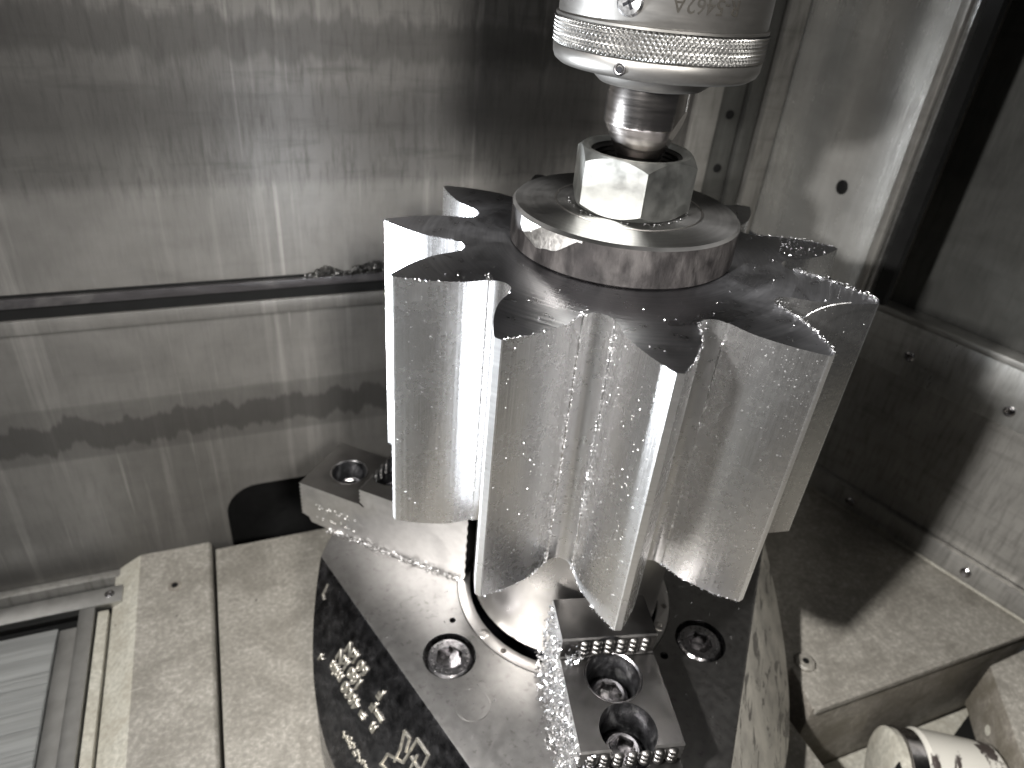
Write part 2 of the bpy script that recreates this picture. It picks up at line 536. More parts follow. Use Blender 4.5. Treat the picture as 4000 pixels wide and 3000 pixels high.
# --- back wall with a dark opening low down behind the chuck
WN = -1.85
def back_wall():
    poly = [(-7, -4.2), (-7, 3.2), (2.25, 3.2), (2.25, -4.2), (-0.35, -4.2), (-0.35, -2.47)]
    x1, z1, r = -1.80, -2.47, 0.24
    for i in range(9):
        a = pi/2+pi/2*i/8
        poly.append((x1+r+r*cos(a), z1-r+r*sin(a)))
    poly += [(x1, -4.2)]
    bm = prism_bm(poly, 0, 0.06)           # x,z in plane; y = thickness
    bmesh.ops.rotate(bm, verts=bm.verts, matrix=Matrix.Rotation(pi/2, 3, 'X'))   # (x,y,z)->(x,-z,y)
    bmesh.ops.translate(bm, verts=bm.verts, vec=(0, -WN+0.06, 0))
    bmesh.ops.recalc_face_normals(bm, faces=bm.faces)
    o = link('back_wall', from_bm(bm), 'wall', rot=RR, smooth=False)
    struct(o, 'dirty grey steel sheet wall of the machine with coolant streaks')
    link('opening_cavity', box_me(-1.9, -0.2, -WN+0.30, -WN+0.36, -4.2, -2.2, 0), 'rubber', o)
    link('guide_rail', box_me(-7, 1.45, -WN-0.022, -WN-0.001, -0.925, -0.868, 0.006), 'rail', o)
    link('rail_shade_strip', box_me(-7, 1.45, -WN-0.006, -WN-0.001, -1.0, -0.928, 0.0), 'rubber', o)  # flat black strip standing in for the shade under the rail
    link('rail_shadow_gap', box_me(-7, 1.45, -WN-0.006, -WN-0.001, -0.866, -0.848, 0.0), 'rubber', o)
    link('lower_strip', box_me(-7, 1.45, -WN-0.016, -WN-0.001, -1.095, -1.005, 0.006), 'wall', o)
    link('wall_foot', box_me(-7, -2.2, -WN-0.07, -WN-0.001, -3.2, -3.04, 0.01), 'panel_dull', o)
    # stacked corner posts where the back wall meets the cover column
    link('corner_post', box_me(1.50, 1.70, -WN-0.05, -WN-0.001, -3.2, 3.2, 0.01), 'panel_dull', o)
    link('corner_gap', box_me(1.72, 1.90, -WN-0.02, -WN-0.001, -3.2, 3.2, 0.004), 'panel_dark', o)
    link('corner_post', box_me(1.915, 2.02, -WN-0.06, -WN-0.001, -3.2, 3.2, 0.012), 'panel_dark', o)
    link('corner_post', box_me(2.04, 2.19, -WN-0.10, -WN-0.001, -3.2, 3.2, 0.012), 'panel_dull', o)
    for z in (0.52, 0.12, -0.25):
        link('bolt_hole', lathe_me([(0.03, 0), (0.03, 0.012), (0.02, 0.014)], 20), 'rubber', o, loc=(1.81, -WN-0.022, z), rot=(pi/2, 0, 0))
    return o
wall = back_wall()

# --- bright cover column (plane u = 2.2)
def column():
    o = link('cover_column', box_me(2.2, 2.26, 0.665, 1.76, -0.72, 3.2, 0.004), 'column', rot=RR)
    struct(o, 'brushed sheet metal cover column in the machine corner')
    link('edge_flange', box_me(2.165, 2.21, 1.762, 1.835, -0.72, 3.2, 0.02), 'trim', o)
    link('edge_strip', box_me(2.185, 2.25, 0.60, 0.66, -0.72, 3.2, 0.012), 'panel_dull', o)
    link('edge_strip', box_me(2.192, 2.25, 0.55, 0.585, -0.72, 3.2, 0.01), 'trim', o)
    link('seal_gap', box_me(2.23, 2.27, 0.455, 0.56, -0.72, 3.2, 0), 'rubber', o)
    link('screw', lathe_me([(0.045, 0), (0.045, 0.008), (0.03, 0.014), (0.012, 0.010)], 24), 'rubber', o, loc=(2.199, 1.03, -0.15), rot=(0, -pi/2, 0))
    return o
column()

# --- right-hand panels running off at their own angle
AZ3 = radians(136.0)
P3 = Vector((2.0962, 2.3912, 0))
W3ROT = (0, 0, AZ3+pi)          # local x runs toward the camera side, local y = into the wall
def w3(name, x0, x1, y0, y1, z0, z1, mat, parent=None, bev=0.004):
    me = box_me(x0, x1, y0, y1, z0, z1, bev)
    return link(name, me, mat, parent, loc=P3 if parent is None else (0, 0, 0), rot=W3ROT if parent is None else (0, 0, 0))
door = struct(w3('side_door', -0.95, 3.9, 0.12, 0.19, -1.3, 3.4, 'panel_dark'), 'dark sliding door sheet on the right of the machine')
w3('door_stile', -0.12, 0.03, 0.085, 0.125, -1.06, 3.4, 'panel_dull', door)
low = struct(w3('side_panel', -0.42, 3.9, 0.0, 0.07, -2.625, -1.126, 'panel_dull'), 'grey folded sheet panel under the side door')
w3('top_flange', -0.42, 3.9, -0.035, 0.12, -1.12, -1.065, 'trim_dull', low, 0.014)
w3('seam_plate', -0.42, 3.9, -0.014, 0.0, -1.539, -1.127, 'panel', low, 0.003)
w3('foot_flange', -0.42, 3.9, -0.06, 0.05, -2.842, -2.631, 'panel_dull', low, 0.014)
for x, z, y in ((1.09, -1.423, -0.014), (0.36, -1.36, -0.014), (1.36, -2.73, -0.06), (0.41, -2.74, -0.06)):
    link('screw', lathe_me([(0.038, 0), (0.038, 0.010), (0.026, 0.018), (0.010, 0.014)], 20), 'bolt', low, loc=(x, y+0.001, z), rot=(pi/2, 0, 0))

# --- right-hand cast deck
def deck():
    vx = Vector((cos(AZ3+pi), sin(AZ3+pi), 0))
    U = Vector((cos(ROOM), sin(ROOM), 0))
    N = Vector((sin(ROOM), -cos(ROOM), 0))
    def un(p):
        return (p.dot(U), -p.dot(N))
    far0, far1 = P3+vx*-0.42, P3+vx*1.89
    pts = [un(far0), un(far1), (1.481, -0.74), (1.56, -0.443)]
    for a in (13, 26, 40, 55):        # scooped round the chuck
        th = radians(a)
        pts.append(un(Vector((1.46*cos(th), 1.46*sin(th), 0))))
    bm = prism_bm(pts, -3.9, -2.85)
    bevel_bm(bm, 0.018, 2, 40)
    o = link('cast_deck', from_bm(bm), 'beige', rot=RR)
    tag(o, 'speckled beige cast deck beside the chuck with a stained front face', 'machine casting')
    # stained front and side faces
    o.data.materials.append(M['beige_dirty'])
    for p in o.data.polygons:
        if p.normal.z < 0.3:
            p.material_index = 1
    L = far1-far0
    lip = box_me(0, L.length, -0.06, -0.005, -2.848, -2.80, 0.016)
    link('raised_lip', lip, 'beige_clean', o, loc=(un(far0)[0], un(far0)[1], 0), rot=(0, 0, AZ3+pi-ROOM))
    link('front_lip', box_me(1.50, 3.52, -0.757, -0.725, -2.90, -2.842, 0.012), 'beige', o)
    link('boss', lathe_me([(0.066, 0), (0.066, 0.024), (0.054, 0.036), (0.022, 0.036), (0.022, 0.006)], 28, True, True), 'beige', o, loc=(1.657, -0.455, -2.852))
    link('boss_bore', lathe_me([(0.021, 0), (0.021, 0.033)], 20), 'rubber', o, loc=(1.657, -0.455, -2.846))
    return o
deck()
o = rbox('casting_ledge', 1.43, 6.0, 0.745, 6.0, -4.2, -3.70, 'beige_clean')
tag(o, 'pale cream ledge under the stained front of the cast deck', 'machine casting')
link('ledge_seam', box_me(1.43, 6.0, -1.01, -0.998, -3.71, -3.694, 0.002), 'beige_dirty', o)

# --- speckled box on the right
def side_box():
    poly = [(2.968, -0.837), (4.33, -0.771), (4.33, -2.762), (1.56, -2.762)]
    bm = prism_bm(poly, -3.336, -2.899)
    bevel_bm(bm, 0.015, 2, 40)
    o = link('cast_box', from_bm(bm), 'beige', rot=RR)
    tag(o, 'speckled beige box with sharp edge standing right of the worn drum', 'machine casting')
    d = Vector((1.56-2.968, -2.762+0.837, 0))
    a = atan2(d.y, d.x)
    link('button_screw', lathe_me([(0.035, 0), (0.033, 0.012), (0.022, 0.022), (0.008, 0.024)], 24), 'beige_clean', o, loc=(2.774, -1.101, -3.166), rot=(pi/2, 0, a+pi))
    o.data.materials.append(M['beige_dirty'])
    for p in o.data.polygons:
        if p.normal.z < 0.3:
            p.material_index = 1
    link('dark_plinth', prism_to(poly, -3.70, -3.34), 'rubber', o)
    return o
def prism_to(poly, z0, z1):
    cx = sum(p[0] for p in poly)/len(poly)
    cy = sum(p[1] for p in poly)/len(poly)
    return from_bm(prism_bm([(cx+(x-cx)*0.94, cy+(y-cy)*0.94) for x, y in poly], z0, z1))
side_box()

# --- worn drum (motor housing) low on the right
def drum():
    t = thing('worn_drum', 'round motor drum with white paint flaking to dark metal', 'motor', (2.24, 0.03, -3.36), radians(-3))
    t.scale = (1.55, 1.55, 1.55)
    def lx(prof, seg=56):
        me = lathe_me(prof, seg)
        me.transform(Matrix.Rotation(pi/2, 4, 'Y'))
        return me
    link('drum_body', lx([(0.205, 0.10), (0.225, 0.12), (0.225, 0.40), (0.21, 0.42)]), 'worn', t)
    link('dark_band', lx([(0.2, 0.035), (0.215, 0.04), (0.215, 0.10), (0.2, 0.105)]), 'bolt', t)
    fc = link('end_flange', lx([(0.185, 0.0), (0.205, 0.008), (0.205, 0.034), (0.19, 0.036)]), 'beige_clean', t)
    me = box_me(-0.006, 0.002, -0.018, 0.018, -0.05, 0.05, 0.004)
    link('slot', me, 'rubber', fc, loc=(0, -0.05, 0.13), rot=(0, 0, 0))
    return t
drum()

# --- left-hand castings, way cover and frame (room frame, deck level -3.0)
o = rbox('table_plate', -1.925, 1.40, -1.82, 6.0, -3.3, -3.0, 'beige', bev=0.012)
tag(o, 'flat beige painted table plate under the left side of the chuck', 'machine casting')
def cover_strip():
    poly = [(-2.60, -3.06), (-2.42, -2.95), (-1.965, -2.95), (-1.945, -2.97), (-1.945, -3.3), (-2.60, -3.3)]
    bm = prism_bm(poly, -6.0, 1.83)
    bmesh.ops.rotate(bm, verts=bm.verts, matrix=Matrix.Rotation(pi/2, 3, 'X'))
    bmesh.ops.recalc_face_normals(bm, faces=bm.faces)
    bevel_bm(bm, 0.008, 2, 20)
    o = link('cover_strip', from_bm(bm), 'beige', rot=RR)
    tag(o, 'long beige cover strip with a pale sloping edge left of the table plate', 'machine casting')
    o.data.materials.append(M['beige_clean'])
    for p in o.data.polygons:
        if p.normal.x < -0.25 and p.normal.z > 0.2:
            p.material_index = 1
    link('lift_hole', lathe_me([(0.045, 0), (0.045, 0.006), (0.028, 0.010), (0.028, 0.004)], 24), 'beige_dirty', o, loc=(-2.19, 1.48, -2.951))
    link('hole_core', lathe_me([(0.02, 0), (0.02, 0.007)], 18), 'rubber', o, loc=(-2.19, 1.485, -2.947))
    return o
cover_strip()
o = rbox('edge_moulding', -2.675, -2.61, -1.46, 6.0, -3.3, -3.02, 'beige_clean', bev=0.006)
tag(o, 'narrow cream moulding with chipped edge between cover strip and steel bar', 'moulding')
def frame():
    t = thing('bed_rails', 'grey aluminium frame with a cross rail and long side bar', 'frame', (0, 0, 0), ROOM)
    a = link('cross_rail', box_me(-5.5, -2.53, 1.50, 1.65, -3.06, -3.0, 0.008), 'trim', t)
    link('side_bar', box_me(-2.785, -2.69, -6.0, 1.495, -3.08, -2.998, 0.008), 'trim', t)
    link('screw', lathe_me([(0.03, 0), (0.03, 0.006), (0.018, 0.012), (0.008, 0.008)], 20), 'bolt', a, loc=(-2.61, 1.58, -2.999))
    link('dark_slot', box_me(-5.5, -2.60, 1.36, 1.497, -3.2, -3.10, 0), 'rubber', t)
    return t
frame()
def way_cover():
    t = thing('way_cover', 'shiny scratched steel way cover inside the aluminium frame', 'way cover', (0, 0, 0), ROOM)
    link('cover_plate', box_me(-5.5, -2.90, -6.0, 1.385, -3.12, -3.02, 0.006), 'slat', t)
    link('side_channel', box_me(-2.893, -2.79, -6.0, 1.375, -3.12, -3.03, 0.006), 'trim', t)
    y = 1.30
    k = 0
    while y > -0.2:
        dy = 0.03+0.13*((k*37+11) % 17)/17
        link('cover_rib', box_me(-5.5, -2.905, y-dy+0.002, y, -3.019, -3.0145+0.002*((k*3) % 4)/4, 0.0015), 'slat', t)
        y -= dy
        k += 1
    return t
way_cover()

# ================================================================== CHUCK
ZC = -2.05
CR = 1.405
def chuck():
    t = thing('chuck', 'large round steel three jaw chuck with slanted flats and raised lettering', 'chuck', (0, 0, -3.0))
    seg = 160
    bm = prism_bm([(CR*cos(2*pi*i/seg), CR*sin(2*pi*i/seg)) for i in range(seg)], 0.001, ZC+3.0)
    sl = 1.5
    for a in (-134, -14, 106):
        th = radians(a)
        nrm = Vector((cos(th)*sl, sin(th)*sl, 1)).normalized()
        r = bmesh.ops.bisect_plane(bm, geom=bm.verts[:]+bm.edges[:]+bm.faces[:], plane_co=(1.033*cos(th), 1.033*sin(th), ZC+3.0), plane_no=nrm, clear_outer=True)
        bmesh.ops.holes_fill(bm, edges=[e for e in bm.edges if len(e.link_faces) == 1], sides=0)
    bmesh.ops.recalc_face_normals(bm, faces=bm.faces)
    bevel_bm(bm, 0.010, 2, 20)
    cut = [cyl_bm(0.605, ZC+3-0.05, ZC+3.2, seg=96), cyl_bm(0.53, ZC+3-0.5, ZC+3.2, seg=96)]
    for a in (-132.6, -16.2, 106):
        cut.append(cyl_bm(0.135, ZC+3-0.13, ZC+3.2, 0.79*cos(radians(a)), 0.79*sin(radians(a))))
    for r, a, s in ((0.674, -147.2, 0.017), (0.664, -32.6, 0.022)):
        cut.append(cyl_bm(s, ZC+3-0.1, ZC+3.2, r*cos(radians(a)), r*sin(radians(a)), 20))
    me = boolean(bm, cut)
    me.materials.clear()
    for k in ('chuck', 'chuck_side', 'black', 'facet_worn'):
        me.materials.append(M[k])
    for p in me.polygons:
        c = p.center/S
        if p.normal.z < 0.95:
            p.material_index = 1
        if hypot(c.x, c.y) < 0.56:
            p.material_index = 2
        if p.normal.dot(Vector((cos(radians(-14))*1.5, sin(radians(-14))*1.5, 1)).normalized()) > 0.985:
            p.material_index = 3
    link('chuck_body', me, None, t, sharp=18)
    # insert ring
    rb = prism_bm([(0.601*cos(2*pi*i/96), 0.601*sin(2*pi*i/96)) for i in range(96)], ZC+3-0.048, ZC+3.004)
    bevel_bm(rb, 0.004, 2, 40)
    rc = [cyl_bm(0.535, ZC+3-0.3, ZC+3.2, seg=96)]
    for a, s in ((-118.3, 0.016), (-3, 0.016), (120, 0.016)):
        rc.append(cyl_bm(s, ZC+3-0.04, ZC+3.2, 0.57*cos(radians(a)), 0.57*sin(radians(a)), 20))
    rg = link('insert_ring', boolean(rb, rc), None, t, sharp=25)
    rg.data.materials.clear()
    rg.data.materials.append(M['ring'])
    sm = lathe_me([(0.029, 0.0), (0.029, 0.003), (0.026, 0.005), (0.010, 0.005), (0.008, 0.001)], 28)
    for a in (-132.6, -18, 101):
        link('ring_screw', sm, 'ring', rg, loc=(0.570*cos(radians(a)), 0.570*sin(radians(a)), ZC+3.004))
    # cap screws between the jaws
    cs = hex_socket_screw(0.118, 0.11, 0.066, 0.085)
    for a in (-132.6, -16.2, 106):
        s_ = link('cap_screw', cs, 'bolt', t, loc=(0.79*cos(radians(a)), 0.79*sin(radians(a)), ZC+3-0.012), rot=(0, 0, 0.25+a))
        dots = []
        for k in range(22):
            if k % 7 == 6:
                continue
            b_ = 2*pi*k/22
            dots.append(((0.093*cos(b_), 0.093*sin(b_), 0.0), (0, 0, 1), 0.0075))
        link('head_marking', domes(dots), 'bolt', s_)
    # flush plug
    link('flush_plug', lathe_me([(0.085, 0), (0.085, 0.0025), (0.083, 0.003)], 40), 'chuck', t, smooth=False, loc=(0.905*cos(radians(-114)), 0.905*sin(radians(-114)), ZC+3.0))
    # raised lettering on the left slanted flat (reads upside down from the camera side)
    th = radians(-134)
    out = Vector((cos(th), sin(th), 0))
    along = Vector((-sin(th), cos(th), 0))
    down = (out-Vector((0, 0, sl))).normalized()
    nrm = Vector((cos(th)*sl, sin(th)*sl, 1)).normalized()
    org = Vector((1.033*cos(th), 1.033*sin(th), ZC+3.0))
    def put(name, body, s, d, size, ext=0.004):
        me = text_mesh(body, size, ext, 0.0035)
        map_mesh(me, lambda c: org-along*(c.x-s)+down*(c.y+d)+nrm*(c.z+0.002))
        return link(name, me, 'emboss', t, smooth=False)
    return t, put, org, along, down, nrm
CH, put_text, FO, FA, FD, FN = chuck()
put_text('lettering', '60 kN', -0.325, 0.182, 0.083)
put_text('lettering', '180 kN', -0.335, 0.256, 0.083)
put_text('lettering', '= 4000 min', -0.275, 0.338, 0.083)
put_text('lettering', '-1', -0.55, 0.372, 0.05)
put_text('lettering', 'n', -0.01, 0.332, 0.083)
put_text('lettering', 'F', -0.075, 0.25, 0.075)
put_text('lettering', 'F', -0.075, 0.176, 0.075)
put_text('lettering', 'max', -0.015, 0.262, 0.04)
def emboss_strokes():
    # polygon emblem, reference tick and a beaded line of worn characters
    def bar(p, q, wd=0.012, h=0.008):
        a = FO+FA*p[0]+FD*p[1]
        b_ = FO+FA*q[0]+FD*q[1]
        d = (b_-a).normalized()
        sd = FN.cross(d)
        vs, fs = [], []
        for c, e in ((a-d*wd*0.4, 1), (b_+d*wd*0.4, 1)):
            for u, hh in ((-1, -0.002), (-0.55, h), (0.55, h), (1, -0.002)):
                vs.append(tuple(c+sd*u*wd/2+FN*hh))
        for i in range(3):
            fs.append((i, i+1, 5+i, 4+i))
        fs += [(0, 4, 7, 3), (0, 1, 2, 3), (4, 5, 6, 7)]
        return vs, fs
    def join(bars):
        vs, fs = [], []
        for v, f in bars:
            k = len(vs)
            vs += v
            fs += [tuple(i+k for i in q) for q in f]
        return mesh(vs, fs)
    em = [((0.244, 0.146), (0.339, 0.145)), ((0.339, 0.145), (0.36, 0.30)), ((0.244, 0.146), (0.244, 0.279)), ((0.147, 0.338), (0.244, 0.285)),
          ((0.147, 0.338), (0.144, 0.40)), ((0.144, 0.40), (0.30, 0.36)), ((0.193, 0.259), (0.20, 0.32)), ((0.161, 0.182), (0.193, 0.259)),
          ((0.161, 0.182), (0.205, 0.18)), ((0.27, 0.23), (0.33, 0.23)), ((0.29, 0.20), (0.30, 0.30)), ((0.205, 0.18), (0.225, 0.235))]
    link('emblem', join([bar(p, q, 0.016) for p, q in em]), 'emboss', CH, smooth=False)
    link('reference_tick', join([bar((-0.785, 0.07), (-0.778, 0.135)), bar((-0.778, 0.135), (-0.755, 0.145))]), 'emboss', CH, smooth=False)
    rnd = random.Random(3)
    it = []
    for i in range(26):
        s_ = -0.15+i*0.0145
        for k in range(2):
            p = FO+FA*(s_+rnd.uniform(-0.004, 0.004))+FD*(0.496+rnd.uniform(-0.018, 0.018))+FN*0.001
            it.append((p, FN, rnd.uniform(0.007, 0.011)))
    link('worn_lettering', domes(it), 'emboss', CH)
emboss_strokes()

# ================================================================== JAWS
def jaw_mesh():
    # side profile: x = radial distance, y = height (above the chuck face)
    def serr(x, z0, z1, k, amp=0.012):
        pts = []
        for i in range(k):
            za = z0+(z1-z0)*i/k
            zb = z0+(z1-z0)*(i+0.5)/k
            pts += [(x, za), (x-amp, zb)]
        pts.append((x, z1))
        return pts
    Z = lambda z: z-ZC
    prof = [(0.535, Z(-2.049)), (0.525, Z(-2.03))]
    prof += [(0.520+0.006*(i % 2), Z(-2.0+0.45*i/14)) for i in range(15)]
    prof += [(0.53, Z(-1.53))]
    prof += [(0.748, Z(-1.53)), (0.757, Z(-1.535))]
    prof += [(0.752, Z(-1.648)), (0.760, Z(-1.652)), (0.772, Z(-1.645))]
    prof += [(1.19, Z(-1.645))]
    prof += serr(1.20, Z(-1.65), Z(-1.735), 3)
    prof += [(1.165, Z(-1.765)), (1.18, Z(-1.768)), (1.20, Z(-1.757)), (1.60, Z(-1.757))]
    prof += serr(1.612, Z(-1.762), Z(-1.99), 8)
    prof += [(1.56, Z(-2.005)), (1.545, Z(-2.04)), (1.43, Z(-2.049))]
    bm = bmesh.new()
    hw = 0.218
    a = [bm.verts.new((x, -hw, z)) for x, z in prof]
    b_ = [bm.verts.new((x, hw, z)) for x, z in prof]
    k = len(prof)
    bm.faces.new(a)
    bm.faces.new(b_[::-1])
    for i in range(k):
        bm.faces.new((a[i], b_[i], b_[(i+1) % k], a[(i+1) % k]))
    bmesh.ops.recalc_face_normals(bm, faces=bm.faces)
    cut = [cyl_bm(0.121, Z(-1.90), Z(-1.3), 0.868, 0, 56), cyl_bm(0.121, Z(-1.93), Z(-1.3), 1.115, 0, 56), cyl_bm(0.105, Z(-1.97), Z(-1.3), 1.405, 0, 56)]
    me = boolean(bm, cut)
    me.materials.clear()
    me.materials.append(M['jaw'])
    me.materials.append(M['jaw_side'])
    me.materials.append(M['bore'])
    for p in me.polygons:
        if abs(p.normal.y) > 0.9 and abs(p.center.y/S) > 0.21:
            p.material_index = 1
        c = p.center/S
        if abs(p.normal.z) < 0.2 and min(hypot(c.x-0.868, c.y), hypot(c.x-1.115, c.y), hypot(c.x-1.405, c.y)) < 0.125 and abs(c.y) < 0.125:
            p.material_index = 2
    return me
JM = jaw_mesh()
def knob_face(x, z0, z1, y0, y1, cols, rows):
    vs, fs = [], []
    for i in range(cols):
        for j in range(rows):
            cy = y0+(y1-y0)*(i+0.5)/cols
            cz = z0+(z1-z0)*(j+0.5)/rows
            ry, rz, rx = (y1-y0)/cols*0.46, (z1-z0)/rows*0.60, 0.024
            k = len(vs)
            nu, nv = 8, 3
            for v in range(nv):
                t_ = pi/2*v/nv
                for u in range(nu):
                    f = 2*pi*u/nu
                    vs.append((x-0.003+rx*sin(t_), cy+ry*cos(t_)*cos(f), cz+rz*cos(t_)*sin(f)))
            vs.append((x-0.003+rx, cy, cz))
            for v in range(nv-1):
                for u in range(nu):
                    w_ = (u+1) % nu
                    fs.append((k+v*nu+u, k+v*nu+w_, k+(v+1)*nu+w_, k+(v+1)*nu+u))
            for u in range(nu):
                fs.append((k+(nv-1)*nu+u, k+(nv-1)*nu+(u+1) % nu, k+nv*nu))
    return mesh(vs, fs)
K1 = knob_face(0.754, -1.640-ZC, -1.548-ZC, -0.14, 0.20, 6, 3)
K2 = knob_face(1.20, -1.745-ZC, -1.665-ZC, -0.20, 0.20, 7, 3)
JB = hex_socket_screw(0.088, 0.10, 0.056, 0.06, cham=0.018)
def jaw(az, label):
    t = thing('chuck_jaw', label, 'chuck jaw', (0, 0, ZC+0.001), radians(az), 'stepped jaws of the chuck')
    link('jaw_block', JM, None, t, sharp=25)
    link('serrated_face', K1, 'jaw', t)
    link('serrated_face', K2, 'jaw', t)
    for i, (x, z) in enumerate(((0.868, -1.765), (1.115, -1.785), (1.405, -1.86))):
        rr = 0.121 if i < 2 else 0.105
        zt = (-1.645, -1.645, -1.757)[i]
        link('bore_rim', lathe_me([(rr-0.002, -0.004), (rr+0.004, 0.0008), (rr+0.008, 0.0006), (rr+0.008, -0.004)], 56, False, False), 'bolt', t, loc=(x, 0, zt-ZC+0.0005)) if i != 1 else None
        link('jaw_bolt', JB, 'bolt', t, loc=(x, 0, z-ZC), rot=(0, 0, 0.3+i*0.7))
        link('bolt_seat', lathe_me([(0.118 if i < 2 else 0.1, 0), (0.118 if i < 2 else 0.1, 0.004)], 40), 'black', t, loc=(x, 0, z-0.10-ZC))
    return t
JF = jaw(-74, 'dark stepped jaw with two deep bolt holes and chips heaped along its side')
JL = jaw(166, 'stepped jaw with bright ground side face and saw-toothed outer end')
JR = jaw(46, 'stepped jaw behind the gear on the far right of the chuck')
# worn engraved marks on the bright jaw side
rnd = random.Random(11)
it = []
for i in range(34):
    x = 1.50-0.0085*i
    for row in (0.0, 0.075):
        if rnd.random() < 0.55:
            it.append(((x+rnd.uniform(-0.004, 0.004), 0.2185, -1.90-row-ZC+rnd.uniform(-0.016, 0.016)), (0, 1, 0), rnd.uniform(0.004, 0.008)))
link('worn_engraving', domes(it), 'jaw_side', JL)

# ================================================================== GEAR
NT = 11
PH = 2.6142
PITCH = 2*pi/NT
ZB = -1.1678
FL = [(0.6985, 12.1), (0.70, 11.6), (0.72, 11.0), (0.745, 10.4), (0.775, 9.7), (0.805, 8.8), (0.84, 7.45), (0.875, 6.05), (0.91, 4.65), (0.94, 3.35), (0.97, 2.05), (0.995, 0.95), (1.0, 0.72)]
def pol(r, a):
    return (r*cos(a), r*sin(a))
GEAR = thing('spur_gear', 'large bright steel gear with eleven pointed teeth clamped upright in the chuck', 'gear', (0, 0, -2.0))
def zl(z):
    return z+2.0
def tooth_mesh():
    prof = [pol(r, radians(-a)) for r, a in FL]
    prof += [pol(r, radians(a)) for r, a in reversed(FL)]
    prof += [pol(0.6985, radians(a)) for a in (8, 4, 0, -4, -8)]
    k = len(prof)
    zs = [zl(ZB), zl(0.0)]
    vs = [(x, y, z) for z in zs for x, y in prof]
    fs = [tuple(range(k))[::-1], tuple(range(k, 2*k))]
    fs += [(i, (i+1) % k, k+(i+1) % k, k+i) for i in range(k)]
    me = mesh(vs, fs)
    me.materials.append(M['flank'])
    me.materials.append(M['gear_top'])
    me.materials.append(M['land'])
    for p in me.polygons:
        if abs(p.normal.z) > 0.9:
            p.material_index = 1
        elif hypot(p.center.x, p.center.y)/S > 0.995:
            p.material_index = 2
    return me
TM = tooth_mesh()
for i in range(NT):
    link('tooth', TM, None, GEAR, rot=(0, 0, PH+i*PITCH), sharp=30)
def core_mesh():
    ring = []
    for i in range(NT):
        a0 = PH+i*PITCH
        for a in (-12.1, -8, -4, 0, 4, 8, 12.1):
            ring.append(pol(0.6985, a0+radians(a)))
        for r, a in ((0.686, 12.5), (0.675, 13.1), (0.666, 14.0), (0.661, 15.2), (0.659, 16.36), (0.661, 17.53), (0.666, 18.73), (0.675, 19.63), (0.686, 20.23)):
            ring.append(pol(r, a0+radians(a)))
    k = len(ring)
    vs = [(x, y, z) for z in (zl(ZB), zl(0)) for x, y in ring]+[(0, 0, zl(ZB)), (0, 0, zl(0))]
    fs = []
    for i in range(k):
        j = (i+1) % k
        fs.append((i, j, k+j, k+i))
        fs.append((j, i, 2*k))
        fs.append((k+i, k+j, 2*k+1))
    me = mesh(vs, fs)
    me.materials.append(M['flank'])
    me.materials.append(M['gear_top'])
    for p in me.polygons:
        if abs(p.normal.z) > 0.9:
            p.material_index = 1
    return me
link('gear_core', core_mesh(), None, GEAR, sharp=45)
link('hub', lathe_me([(0.50, 0.0), (0.517, 0.02), (0.517, zl(ZB)-0.001)], 128), 'hub', GEAR, sharp=30)

def flank_point(i, side, f):
    """point and outward normal on a tooth flank, f in 0..1 from root to tip"""
    x = f*(len(FL)-2)
    k = min(int(x), len(FL)-3)
    u = x-k
    r = FL[k][0]*(1-u)+FL[k+1][0]*u
    a = FL[k][1]*(1-u)+FL[k+1][1]*u
    A = PH+i*PITCH
    p0 = Vector(pol(FL[k][0], A+side*radians(FL[k][1])))
    p1 = Vector(pol(FL[k+1][0], A+side*radians(FL[k+1][1])))
    d = p1-p0
    nrm = Vector((d.y, -d.x, 0)) if side < 0 else Vector((-d.y, d.x, 0))
    q = p0+d*u
    return Vector((q.x, q.y, 0)), nrm.normalized()
# coolant droplets on the flanks turned toward the camera
rnd = random.Random(5)
it = []
for i, side, cnt in ((2, 1, 130), (3, 1, 70), (4, -1, 170), (5, -1, 190), (1, 1, 40), (6, -1, 40), (4, 1, 30), (3, -1, 30)):
    for _ in range(cnt):
        f = rnd.betavariate(1.4, 1.2)
        p, nr = flank_point(i, side, f)
        z = rnd.uniform(ZB+0.01, -0.01)
        if i == 5 and rnd.random() < 0.35:
            z = -rnd.betavariate(1.2, 3.0)*0.55
            p, nr = flank_point(i, side, rnd.uniform(0.45, 0.98))
        r = rnd.choice((0.0014, 0.0016, 0.0018, 0.0020, 0.0022, 0.0028, 0.0038))*rnd.uniform(0.8, 1.15)
        it.append(((p.x, p.y, zl(z)), nr, r))
o = link('coolant_droplets', domes(it), 'water', GEAR)
o['kind'] = 'stuff'
# burrs: along root lines, ragged on several top edges, plus a curled hair
pts = []
for i, side in ((2, 1), (3, 1), (4, -1), (4, 1), (5, -1), (1, 1), (6, -1)):
    z = -0.02
    while z > ZB:
        p, nr = flank_point(i, side, rnd.uniform(0.0, 0.012))
        if rnd.random() < (0.8 if (i, side) in ((3, 1), (4, -1)) else 0.35):
            pts.append((p.x+nr.x*0.003+rnd.gauss(0, 0.002), p.y+nr.y*0.003+rnd.gauss(0, 0.002), zl(z)))
        z -= rnd.uniform(0.002, 0.008)
o = link('root_burrs', shards(pts, 0.0048, 0.4, rnd), 'bright', GEAR, smooth=False)
o['kind'] = 'stuff'
pts = []
for i, side, den, amp in ((5, 1, 260, 0.005), (6, 1, 300, 0.009), (4, 1, 120, 0.004), (7, 1, 120, 0.005), (2, 1, 40, 0.002), (1, 1, 30, 0.002), (3, 1, 70, 0.003), (8, 1, 60, 0.006)):
    for _ in range(den):
        p, nr = flank_point(i, side, rnd.random())
        pts.append((p.x+rnd.gauss(0, 0.002), p.y+rnd.gauss(0, 0.002), zl(abs(rnd.gauss(0, amp*0.7)))))
